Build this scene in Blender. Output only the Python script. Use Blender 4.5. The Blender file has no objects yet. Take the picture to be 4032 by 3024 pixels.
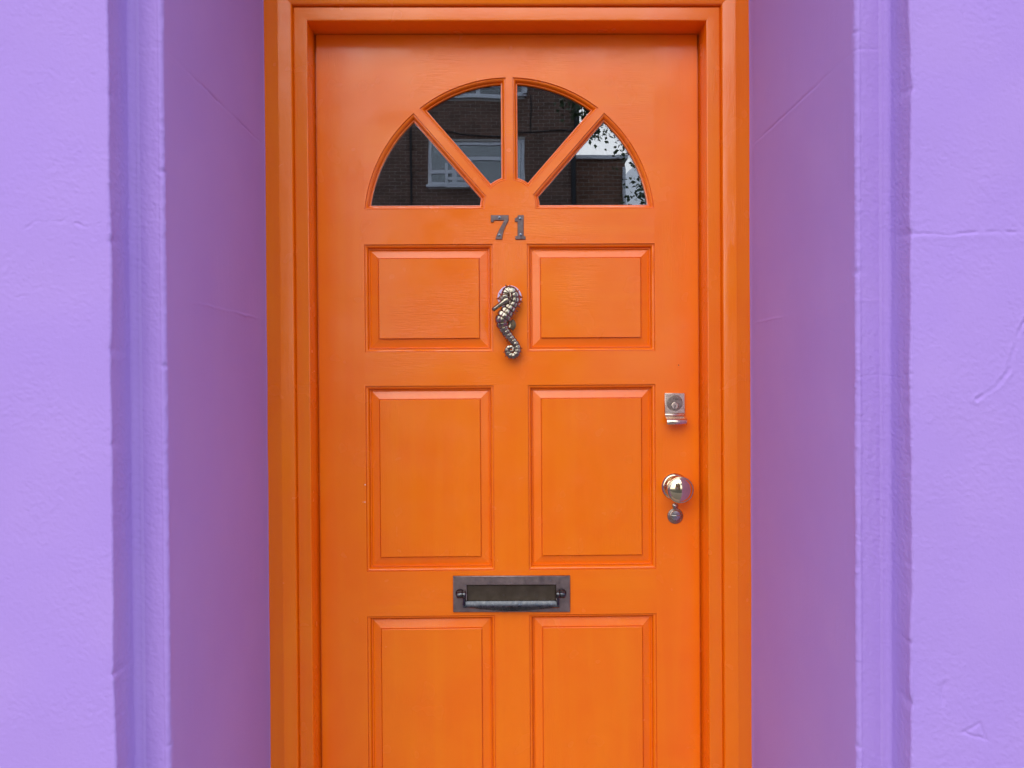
import bpy, bmesh, math, random
import numpy as np
from mathutils import Vector, Matrix

S = bpy.context.scene
COL = S.collection
R = math.radians
CZ = 1.41                                   # height of the lens above the pavement

# ---------------------------------------------------------------- camera
cam_d = bpy.data.cameras.new('camera')
cam_d.sensor_width = 36.0
cam_d.lens = 3028.0 / 4032.0 * 36.0
cam_d.clip_start = 0.05
cam_d.clip_end = 500.0
cam = bpy.data.objects.new('camera', cam_d)
COL.objects.link(cam)
_p, _y, _r = R(-0.473), R(0.791), R(-0.383)
_f = Vector((math.sin(_y) * math.cos(_p), math.cos(_y) * math.cos(_p), math.sin(_p)))
_r0 = Vector((math.cos(_y), -math.sin(_y), 0))
_u0 = _r0.cross(_f)
_rt = math.cos(_r) * _r0 + math.sin(_r) * _u0
_up = -math.sin(_r) * _r0 + math.cos(_r) * _u0
_m = Matrix((_rt, _up, -_f)).transposed().to_4x4()
_m.translation = Vector((-0.0175, -1.661, CZ))
cam.matrix_world = _m
S.camera = cam

# ---------------------------------------------------------------- sky and sun (bright overcast)
SUN_EL, SUN_AZ = R(33), R(-14)              # azimuth: from behind the camera, a little to its left
world = bpy.data.worlds.new('World')
S.world = world
world.use_nodes = True
wn, wl = world.node_tree.nodes, world.node_tree.links
wn.clear()
w_out = wn.new('ShaderNodeOutputWorld')
w_bg = wn.new('ShaderNodeBackground')
w_sky = wn.new('ShaderNodeTexSky')
w_sky.sky_type = 'NISHITA'
w_sky.sun_disc = False
w_sky.sun_elevation = SUN_EL
w_sky.sun_rotation = math.pi + SUN_AZ * -1
w_sky.air_density = 1.0
w_sky.dust_density = 1.5
w_sky.ozone_density = 1.0
w_mx = wn.new('ShaderNodeMix')
w_mx.data_type = 'RGBA'
w_mx.inputs['B'].default_value = (9.9, 11.3, 14.2, 1)       # the cloud layer
w_mx.inputs['Factor'].default_value = 0.72
wl.new(w_sky.outputs['Color'], w_mx.inputs['A'])
wl.new(w_mx.outputs['Result'], w_bg.inputs['Color'])
w_bg.inputs['Strength'].default_value = 0.125
wl.new(w_bg.outputs['Background'], w_out.inputs['Surface'])

sun_d = bpy.data.lights.new('sun', 'SUN')
sun_d.energy = 0.95
sun_d.angle = R(56)
sun_d.color = (1.0, 0.97, 0.92)
sun = bpy.data.objects.new('sun', sun_d)
COL.objects.link(sun)
sun.location = (-3, -6, 9)
_to = Vector((math.sin(SUN_AZ) * math.cos(SUN_EL), -math.cos(SUN_AZ) * math.cos(SUN_EL), math.sin(SUN_EL)))
sun.rotation_euler = _to.to_track_quat('Z', 'Y').to_euler()

S.view_settings.view_transform = 'Standard'
S.view_settings.look = 'None'
S.view_settings.gamma = 1.0
S.view_settings.use_curve_mapping = False
S.view_settings.exposure = 0.42
S.render.engine = 'CYCLES'
S.cycles.max_bounces = 7
S.cycles.diffuse_bounces = 3
S.cycles.glossy_bounces = 4
S.cycles.transparent_max_bounces = 8
S.cycles.use_denoising = True


# ================================================================ node helpers
class NT:
    def __init__(s, name):
        s.m = bpy.data.materials.new(name)
        s.m.use_nodes = True
        s.t = s.m.node_tree
        s.t.nodes.clear()
        s.out = s.t.nodes.new('ShaderNodeOutputMaterial')

    def n(s, typ, **kw):
        nd = s.t.nodes.new('ShaderNode' + typ)
        for k, v in kw.items():
            k2 = k.replace('_', ' ')
            if k2 in nd.inputs:
                s.set(nd.inputs[k2], v)
            else:
                setattr(nd, k, v)
        return nd

    def set(s, sock, v):
        if isinstance(v, bpy.types.NodeSocket):
            s.t.links.new(v, sock)
        else:
            sock.default_value = v

    def math(s, op, a, b=None, c=None, clamp=False):
        nd = s.t.nodes.new('ShaderNodeMath')
        nd.operation = op
        nd.use_clamp = clamp
        s.set(nd.inputs[0], a)
        if b is not None:
            s.set(nd.inputs[1], b)
        if c is not None:
            s.set(nd.inputs[2], c)
        return nd.outputs[0]

    def pos(s, scale=(1, 1, 1), obj=False):
        if obj:
            src = s.n('TexCoord').outputs['Object']
        else:
            src = s.n('NewGeometry').outputs['Position']
        mp = s.n('Mapping')
        s.set(mp.inputs['Vector'], src)
        mp.inputs['Scale'].default_value = scale
        return mp.outputs['Vector']

    def noise(s, vec, scale, detail=3, rough=0.5, dist=0.0):
        nd = s.n('TexNoise')
        s.set(nd.inputs['Vector'], vec)
        nd.inputs['Scale'].default_value = scale
        nd.inputs['Detail'].default_value = detail
        nd.inputs['Roughness'].default_value = rough
        nd.inputs['Distortion'].default_value = dist
        return nd.outputs['Fac']

    def rng(s, v, a, b, c=0.0, d=1.0):
        nd = s.n('MapRange')
        s.set(nd.inputs['Value'], v)
        for k, x in zip(('From Min', 'From Max', 'To Min', 'To Max'), (a, b, c, d)):
            nd.inputs[k].default_value = x
        return nd.outputs['Result']

    def mix(s, f, a, b):
        nd = s.n('Mix')
        nd.data_type = 'RGBA'
        s.set(nd.inputs['Factor'], f)
        for k, v in (('A', a), ('B', b)):
            if isinstance(v, tuple) and len(v) == 3:
                v = (*v, 1)
            s.set(nd.inputs[k], v)
        return nd.outputs['Result']

    def bump(s, h, dist, strength=1.0, prev=None):
        nd = s.n('Bump')
        s.set(nd.inputs['Height'], h)
        nd.inputs['Distance'].default_value = dist
        nd.inputs['Strength'].default_value = strength
        if prev is not None:
            s.set(nd.inputs['Normal'], prev)
        return nd.outputs['Normal']

    def principled(s, **kw):
        nd = s.n('BsdfPrincipled')
        for k, v in kw.items():
            k = k.replace('_', ' ')
            if isinstance(v, tuple) and len(v) == 3 and k != 'Normal':
                v = (*v, 1)
            s.set(nd.inputs[k], v)
        s.t.links.new(nd.outputs[0], s.out.inputs['Surface'])
        return nd


def mat_paint(name, grain, base=(0.95, 0.174, 0.001), rough=0.22):
    """orange oil paint with brush marks along the grain ('h', 'v')"""
    n = NT(name)
    long_, fine = (1, 1, 14) if grain == 'h' else (14, 1, 1), None
    v = n.pos(long_)
    v1 = n.pos((1, 1, 1))
    brush = n.noise(v, 30, 3, 0.65, 0.3)
    gate = n.rng(n.noise(v1, 5, 1), 0.42, 0.62, 0.25, 1.0)
    wave = n.noise(v1, 9, 1)
    h = n.math('ADD', n.math('MULTIPLY', n.math('MULTIPLY', brush, gate), 0.9), n.math('MULTIPLY', wave, 2.0))
    # pinholes and nibs
    vo = n.n('TexVoronoi')
    n.set(vo.inputs['Vector'], v1)
    vo.inputs['Scale'].default_value = 24
    sel = n.n('SeparateColor')
    n.set(sel.inputs[0], vo.outputs['Color'])
    hole = n.math('MULTIPLY', n.math('LESS_THAN', vo.outputs['Distance'], n.math('MULTIPLY', sel.outputs[1], 0.030)),
                  n.math('GREATER_THAN', sel.outputs[0], 0.80))
    h = n.math('SUBTRACT', h, n.math('MULTIPLY', hole, 2.0))
    patch = n.noise(v1, 5.5, 2, 0.6, 0.4)
    lap = n.noise(n.pos(tuple(c * 0.35 if c > 1 else 0.3 for c in long_)), 7, 2)
    c = n.mix(n.rng(patch, 0.35, 0.68), base, (base[0] * 1.02, base[1] * 1.16, base[2]))
    c = n.mix(n.math('MULTIPLY', n.rng(lap, 0.48, 0.85), 0.5), c, (base[0] * 1.04, base[1] * 1.38, base[2]))
    c = n.mix(hole, c, (0.10, 0.025, 0.012))
    rg = n.rng(n.noise(v1, 14, 2, 0.6), 0.3, 0.7, rough - 0.05, rough + 0.07)
    nm = n.bump(h, 0.0008, 0.9)
    n.principled(Base_Color=c, Roughness=rg, Normal=nm, Specular_IOR_Level=0.55)
    return n.m


def mat_masonry(name, base):
    n = NT(name)
    v = n.pos()
    h = n.noise(v, 210, 2, 0.6)
    c = n.mix(n.rng(n.noise(v, 7, 2, 0.6), 0.35, 0.7), base, (base[0] * 1.04, base[1] * 1.05, base[2] * 1.0))
    c = n.mix(n.rng(n.noise(v, 1.9, 2, 0.6), 0.45, 0.75, 0, 0.26), c, (base[0] * 0.84, base[1] * 0.82, base[2] * 0.85))
    vo = n.n('TexVoronoi')
    n.set(vo.inputs['Vector'], v)
    vo.inputs['Scale'].default_value = 13
    sel = n.n('SeparateColor')
    n.set(sel.inputs[0], vo.outputs['Color'])
    speck = n.math('MULTIPLY', n.math('LESS_THAN', vo.outputs['Distance'], n.math('MULTIPLY', sel.outputs[1], 0.022)),
                   n.math('GREATER_THAN', sel.outputs[0], 0.84))
    c = n.mix(speck, c, (0.06, 0.04, 0.08))
    n.principled(Base_Color=c, Roughness=0.72, Normal=n.bump(h, 0.00042, 0.8), Specular_IOR_Level=0.22)
    return n.m


def mat_metal(name, a, b, rough=(0.2, 0.4), scale=60, spots=None, bump=0.0002, metallic=1.0):
    n = NT(name)
    v = n.pos()
    f = n.noise(v, scale, 5, 0.65)
    f2 = n.noise(v, scale * 3.3, 4, 0.6)
    c = n.mix(n.rng(f, 0.35, 0.65), a, b)
    if spots:
        c = n.mix(n.rng(f2, 0.60, 0.78, 0, 0.8), c, spots)
    r = n.rng(n.noise(v, scale * 1.7, 4, 0.6), 0.3, 0.7, rough[0], rough[1])
    n.principled(Base_Color=c, Metallic=metallic, Roughness=r, Normal=n.bump(f2, bump, 0.5))
    return n.m


def mat_plain(name, c, rough=0.5, var=0.12, scale=20, spec=0.5, bump=0.0):
    n = NT(name)
    v = n.pos()
    f = n.noise(v, scale, 4, 0.6)
    d = tuple(x * (1 - var) for x in c)
    l = tuple(min(1, x * (1 + var)) for x in c)
    kw = dict(Base_Color=n.mix(f, d, l), Roughness=rough, Specular_IOR_Level=spec)
    if bump:
        kw['Normal'] = n.bump(f, bump, 0.6)
    n.principled(**kw)
    return n.m


def mat_glass(name, ior):
    n = NT(name)
    fr = n.n('Fresnel')
    fr.inputs['IOR'].default_value = ior
    tr = n.n('BsdfTransparent')
    tr.inputs['Color'].default_value = (0.80, 0.83, 0.82, 1)
    gl = n.n('BsdfGlossy')
    gl.inputs['Roughness'].default_value = 0.0
    wob = n.noise(n.pos(), 7, 2)
    n.set(gl.inputs['Normal'], n.bump(wob, 0.0004, 0.25))
    mx = n.n('MixShader')
    n.set(mx.inputs[0], fr.outputs[0])
    n.set(mx.inputs[1], tr.outputs[0])
    n.set(mx.inputs[2], gl.outputs[0])
    n.t.links.new(mx.outputs[0], n.out.inputs['Surface'])
    return n.m


def mat_brick(name):
    n = NT(name)
    oi = n.n('ObjectInfo')
    v = n.pos()
    cell = n.n('TexWhiteNoise')
    sn = n.n('VectorMath')
    sn.operation = 'SNAP'
    n.set(sn.inputs[0], v)
    sn.inputs[1].default_value = (0.225, 5.0, 0.075)
    n.set(cell.inputs['Vector'], sn.outputs[0])
    f = n.noise(v, 12, 4, 0.6)
    c = n.mix(cell.outputs['Value'], (0.15, 0.082, 0.055), (0.27, 0.15, 0.105))
    c = n.mix(n.rng(f, 0.45, 0.75, 0, 0.5), c, (0.13, 0.08, 0.06))
    n.principled(Base_Color=c, Roughness=0.85, Normal=n.bump(f, 0.004, 0.6))
    return n.m


def mat_brick_flat(name):
    n = NT(name)
    v = n.n('NewGeometry').outputs['Position']
    sp = n.n('SeparateXYZ')
    n.set(sp.inputs[0], v)
    cb = n.n('CombineXYZ')
    n.set(cb.inputs[0], n.math('ADD', sp.outputs[0], sp.outputs[1]))
    n.set(cb.inputs[1], sp.outputs[2])
    br = n.n('TexBrick')
    n.set(br.inputs['Vector'], cb.outputs[0])
    br.inputs['Scale'].default_value = 1.0
    br.inputs['Brick Width'].default_value = 0.225
    br.inputs['Row Height'].default_value = 0.09
    br.inputs['Mortar Size'].default_value = 0.006
    br.inputs['Color1'].default_value = (0.18, 0.085, 0.05, 1)
    br.inputs['Color2'].default_value = (0.29, 0.145, 0.09, 1)
    br.inputs['Mortar'].default_value = (0.38, 0.34, 0.29, 1)
    n.principled(Base_Color=br.outputs['Color'], Roughness=0.85, Normal=n.bump(br.outputs['Fac'], -0.006, 0.6))
    return n.m


LILAC = (0.434, 0.266, 0.645)
M = dict(
    lilac=mat_masonry('lilac_masonry_paint', LILAC),
    paint_h=mat_paint('orange_paint_horizontal_grain', 'h'),
    paint_v=mat_paint('orange_paint_vertical_grain', 'v'),
    bronze=mat_metal('aged_bronze', (0.25, 0.185, 0.175), (0.36, 0.27, 0.24), (0.32, 0.5), 55, (0.28, 0.31, 0.40)),
    bronze_dark=mat_metal('dark_bronze', (0.11, 0.082, 0.056), (0.145, 0.11, 0.078), (0.36, 0.5), 35, (0.13, 0.12, 0.11)),
    bronze_worn=mat_metal('worn_bronze', (0.065, 0.068, 0.073), (0.12, 0.118, 0.115), (0.2, 0.36), 80, (0.16, 0.20, 0.27)),
    number=mat_metal('tarnished_numeral_metal', (0.14, 0.10, 0.098), (0.20, 0.15, 0.14), (0.3, 0.42), 140, (0.25, 0.27, 0.34)),
    steel=mat_metal('blued_screw_steel', (0.16, 0.18, 0.22), (0.30, 0.33, 0.38), (0.15, 0.35), 300),
    bright=mat_metal('bright_screw_steel', (0.62, 0.60, 0.58), (0.75, 0.73, 0.70), (0.2, 0.35), 300),
    pewter=mat_metal('antique_brass_seahorse', (0.22, 0.18, 0.125), (0.48, 0.42, 0.31), (0.12, 0.28), 130, (0.10, 0.08, 0.06), 0.0006),
    knob=mat_metal('polished_brass', (0.76, 0.60, 0.36), (0.80, 0.65, 0.41), (0.03, 0.06), 40, bump=0.0),
    brass=mat_metal('satin_brass', (0.72, 0.56, 0.42), (0.80, 0.65, 0.50), (0.16, 0.30), 90, (0.40, 0.29, 0.20)),
    escut=mat_metal('dull_brass', (0.33, 0.26, 0.19), (0.45, 0.37, 0.28), (0.22, 0.38), 120, (0.22, 0.17, 0.13)),
    steelcap=mat_metal('dull_nickel', (0.45, 0.42, 0.36), (0.55, 0.52, 0.46), (0.2, 0.3), 120),
    black=mat_plain('black_recess', (0.008, 0.008, 0.008), 0.7),
    groove=mat_plain('dark_groove', (0.05, 0.03, 0.02), 0.7),  # even dark brown for the lock's ring gaps and its lettering
    disc=mat_plain('pale_lilac_disc', (0.74, 0.66, 0.86), 0.35, 0.04),
    chip=mat_plain('bare_primer', (0.78, 0.74, 0.68), 0.7),
    glass=mat_glass('door_glass', 2.3),
    wglass=mat_glass('window_glass', 3.2),
    brick=mat_brick('brown_brick'),
    brickflat=mat_brick_flat('far_brickwork'),
    mortar=mat_plain('mortar', (0.58, 0.55, 0.50), 0.9, 0.2, 30),
    white=mat_plain('white_upvc', (0.88, 0.90, 0.93), 0.35, 0.03),
    pipe=mat_plain('black_iron_pipe', (0.02, 0.02, 0.022), 0.5),
    interior=mat_plain('hall_wall', (0.16, 0.13, 0.11), 0.8),
    asphalt=mat_plain('asphalt', (0.05, 0.05, 0.052), 0.9, 0.3, 60, bump=0.003),
    paving=mat_plain('paving_concrete', (0.17, 0.16, 0.15), 0.85, 0.2, 14, bump=0.002),
    kerb=mat_plain('kerb_granite', (0.33, 0.32, 0.31), 0.8, 0.25, 40),
    stone=mat_plain('step_stone', (0.36, 0.33, 0.30), 0.8, 0.2, 25, bump=0.001),
    bark=mat_plain('bark', (0.09, 0.07, 0.05), 0.95, 0.4, 20, bump=0.01),
    leaf=mat_plain('leaf', (0.055, 0.10, 0.03), 0.5, 0.45, 1.7),
    slate=mat_plain('roof_slate', (0.09, 0.09, 0.10), 0.7, 0.3, 8),
)


# ================================================================ object helpers
def put(o, parent=None):
    COL.objects.link(o)
    if parent is not None:
        o.parent = parent
        if parent.type == 'EMPTY':
            o.location = -Vector(parent.location)
    return o


def thing(name, label, cat, loc=(0, 0, 0), group=None):
    o = bpy.data.objects.new(name, None)
    o.empty_display_size = 0.1
    o.location = loc
    COL.objects.link(o)
    o['label'] = label
    o['category'] = cat
    if group:
        o['group'] = group
    return o


def mesh(name, verts, faces, mat, parent=None, smooth=False, angle=None, label=None):
    me = bpy.data.meshes.new(name)
    me.from_pydata([tuple(v) for v in verts], [], [tuple(f) for f in faces])
    return finish(name, me, mat, parent, smooth, angle, label)


def finish(name, me, mat, parent=None, smooth=False, angle=None, label=None, fix=True):
    if fix:
        bm = bmesh.new()
        bm.from_mesh(me)
        bmesh.ops.recalc_face_normals(bm, faces=bm.faces)
        bm.to_mesh(me)
        bm.free()
    for m in (mat if isinstance(mat, (list, tuple)) else [mat]):
        me.materials.append(m)
    if smooth:
        me.polygons.foreach_set('use_smooth', np.ones(len(me.polygons), dtype=bool))
        if angle:
            me.set_sharp_from_angle(angle=R(angle))
    me.update()
    o = bpy.data.objects.new(name, me)
    put(o, parent)
    if label:
        o['label'] = label
    return o


class MB:
    """collects shapes for one mesh"""
    def __init__(s):
        s.v, s.f, s.mi = [], [], []

    def add(s, v, f, mi=0):
        b = len(s.v)
        s.v += [tuple(x) for x in v]
        s.f += [tuple(i + b for i in q) for q in f]
        s.mi += [mi] * len(f)

    def box(s, a, b, mi=0):
        (x0, y0, z0), (x1, y1, z1) = a, b
        s.add([(x0, y0, z0), (x1, y0, z0), (x1, y1, z0), (x0, y1, z0), (x0, y0, z1), (x1, y0, z1), (x1, y1, z1), (x0, y1, z1)],
              [(0, 3, 2, 1), (4, 5, 6, 7), (0, 1, 5, 4), (1, 2, 6, 5), (2, 3, 7, 6), (3, 0, 4, 7)], mi)

    def lathe(s, prof, c, axis='y', seg=48, mi=0, cap=True):
        """prof: (distance out of the door, radius); axis 'y' points to the street, 'x' along x"""
        v, f = [], []
        for d, r in prof:
            for k in range(seg):
                a = 2 * math.pi * k / seg
                if axis == 'y':
                    v.append((c[0] + r * math.cos(a), c[1] - d, c[2] + r * math.sin(a)))
                elif axis == 'x':
                    v.append((c[0] + d, c[1] + r * math.cos(a), c[2] + r * math.sin(a)))
                else:
                    v.append((c[0] + r * math.cos(a), c[1] + r * math.sin(a), c[2] + d))
        for i in range(len(prof) - 1):
            for k in range(seg):
                k2 = (k + 1) % seg
                f.append((i * seg + k, i * seg + k2, (i + 1) * seg + k2, (i + 1) * seg + k))
        if cap:
            f.append(tuple(range(seg)))
            f.append(tuple((len(prof) - 1) * seg + k for k in range(seg)))
        s.add(v, f, mi)

    def tube(s, pts, rad, seg=8, mi=0):
        pts = [Vector(p) for p in pts]
        v, f = [], []
        for i, p in enumerate(pts):
            t = (pts[min(i + 1, len(pts) - 1)] - pts[max(i - 1, 0)]).normalized()
            a = t.orthogonal().normalized() if i == 0 else (a - t * a.dot(t)).normalized()
            b = t.cross(a)
            r = rad[i] if isinstance(rad, (list, tuple)) else rad
            for k in range(seg):
                th = 2 * math.pi * k / seg
                v.append(p + a * (r * math.cos(th)) + b * (r * math.sin(th)))
        for i in range(len(pts) - 1):
            for k in range(seg):
                k2 = (k + 1) % seg
                f.append((i * seg + k, i * seg + k2, (i + 1) * seg + k2, (i + 1) * seg + k))
        f.append(tuple(range(seg)))
        f.append(tuple((len(pts) - 1) * seg + k for k in range(seg)))
        s.add(v, f, mi)

    def build(s, name, mat, parent=None, smooth=False, angle=None, label=None):
        o = mesh(name, s.v, s.f, mat, parent, smooth, angle, label)
        if any(s.mi):
            o.data.polygons.foreach_set('material_index', s.mi)
        return o


def outline(name, outer, holes, y_front, thick, mat, parent=None, bevel=0.0, label=None, smooth=False):
    """plate cut to an outline in the plane of the door (x, z), front face at y_front"""
    cu = bpy.data.curves.new(name, 'CURVE')
    cu.dimensions = '2D'
    cu.fill_mode = 'BOTH'
    for pts in [outer] + list(holes):
        sp = cu.splines.new('POLY')
        sp.points.add(len(pts) - 1)
        for q, (x, z) in zip(sp.points, pts):
            q.co = (x, z, 0, 1)
        sp.use_cyclic_u = True
    cu.extrude = max(thick / 2 - bevel, 1e-5)
    if bevel:
        cu.bevel_depth = bevel
        cu.bevel_resolution = 1
        cu.offset = -bevel
    tmp = bpy.data.objects.new('tmp', cu)
    COL.objects.link(tmp)
    dg = bpy.context.evaluated_depsgraph_get()
    dg.update()
    me = bpy.data.meshes.new_from_object(tmp.evaluated_get(dg))
    bpy.data.objects.remove(tmp)
    bpy.data.curves.remove(cu)
    me.materials.clear()
    co = np.empty(len(me.vertices) * 3)
    me.vertices.foreach_get('co', co)
    co = co.reshape(-1, 3)
    new = np.stack([co[:, 0], y_front + thick / 2 - co[:, 2], co[:, 1]], 1)
    me.vertices.foreach_set('co', new.ravel())
    me.name = name
    o = finish(name, me, mat, parent, smooth, 35 if smooth else None, label)
    return o


def dense(pts, step):
    out = []
    for i, a in enumerate(pts):
        b = pts[(i + 1) % len(pts)]
        L = math.dist(a, b)
        n = max(1, int(L / step))
        for k in range(n):
            t = k / n
            out.append((a[0] + (b[0] - a[0]) * t, a[1] + (b[1] - a[1]) * t))
    return out


def ccw(pts):
    a = sum(p[0] * q[1] - q[0] * p[1] for p, q in zip(pts, pts[1:] + pts[:1]))
    return pts if a > 0 else pts[::-1]


def inset(pts, d):
    """mitred offset towards the inside of a ccw polygon"""
    n = len(pts)
    out = []
    for i in range(n):
        p0, p1, p2 = pts[i - 1], pts[i], pts[(i + 1) % n]
        e1 = Vector((p1[0] - p0[0], p1[1] - p0[1])).normalized()
        e2 = Vector((p2[0] - p1[0], p2[1] - p1[1])).normalized()
        n1, n2 = Vector((-e1.y, e1.x)), Vector((-e2.y, e2.x))
        m = n1 + n2
        m /= max(m.length_squared / 2, 1e-6)
        out.append((p1[0] + m.x * d, p1[1] + m.y * d))
    return out


def loops(name, pts, prof, mat, parent, cap=False, jitter=0.0, seed=0, label=None, smooth=True, angle=22):
    """moulding: a section (inset, depth behind the door face) run round a closed outline"""
    rnd = random.Random(seed)
    pts = ccw(pts)
    n = len(pts)
    v, f = [], []
    for j, (d, dep) in enumerate(prof):
        jj = 0 if j == 0 else jitter
        w = 0.0
        for (x, z) in inset(pts, d):
            w = w * 0.7 + rnd.uniform(-jj, jj)
            v.append((x + w, dep, z + w))
    for j in range(len(prof) - 1):
        for i in range(n):
            i2 = (i + 1) % n
            f.append((j * n + i, j * n + i2, (j + 1) * n + i2, (j + 1) * n + i))
    if cap:
        f.append(tuple((len(prof) - 1) * n + i for i in range(n)))
    return mesh(name, v, f, mat, parent, smooth, angle, label)


def vnoise(u, v, scale, seed):
    t = np.random.RandomState(seed).rand(257, 257)
    t[256] = t[0]
    t[:, 256] = t[:, 0]
    a, b = u / scale + 1000.0, v / scale + 1000.0
    i, j = np.floor(a).astype(int), np.floor(b).astype(int)
    x, y = a - i, b - j
    x, y = x * x * (3 - 2 * x), y * y * (3 - 2 * y)
    i, j = i % 256, j % 256
    return ((t[i, j] * (1 - x) + t[i + 1, j] * x) * (1 - y) + (t[i, j + 1] * (1 - x) + t[i + 1, j + 1] * x) * y) - 0.5


def seg_dist(u, v, pts):
    d = np.full(np.broadcast(u, v).shape, 9.0)
    for a, b in zip(pts[:-1], pts[1:]):
        ax, ay, bx, by = *a, *b
        dx, dy = bx - ax, by - ay
        t = np.clip(((u - ax) * dx + (v - ay) * dy) / (dx * dx + dy * dy + 1e-12), 0, 1)
        d = np.minimum(d, np.hypot(u - ax - t * dx, v - ay - t * dy))
    return d


# ================================================================ the setting
def structure(o):
    o['kind'] = 'structure'
    return o


def sheet(name, x0, x1, y0, y1, z, mat):
    return structure(mesh(name, [(x0, y0, z), (x1, y0, z), (x1, y1, z), (x0, y1, z)], [(0, 1, 2, 3)], mat))


sheet('ground', -150, 150, -150, 150, -0.16, M['paving'])
sheet('road', -80, 80, -11.6, -3.4, -0.13, M['asphalt'])
b = MB(); b.box((-80, -3.25, -0.15), (80, -0.3, 0.0)); structure(b.build('pavement', M['paving']))
b = MB(); b.box((-80, -14.94, -0.15), (80, -11.75, 0.0)); structure(b.build('far_pavement', M['paving']))
b = MB(); b.box((-80, -3.4, -0.15), (80, -3.253, 0.004)); structure(b.build('kerb', M['kerb']))
b = MB(); b.box((-80, -11.747, -0.15), (80, -11.6, 0.004)); structure(b.build('far_kerb', M['kerb']))

# ---------------------------------------------------------------- the lilac house front
house = thing('house_front', 'lilac painted house front with recessed doorway framing the orange door', 'house', (0, -0.6, 0))
XR, YB, XB, YW = 0.5003, -0.546, 0.5475, -0.608       # reveal, band plane, inner corner, wall plane


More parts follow.
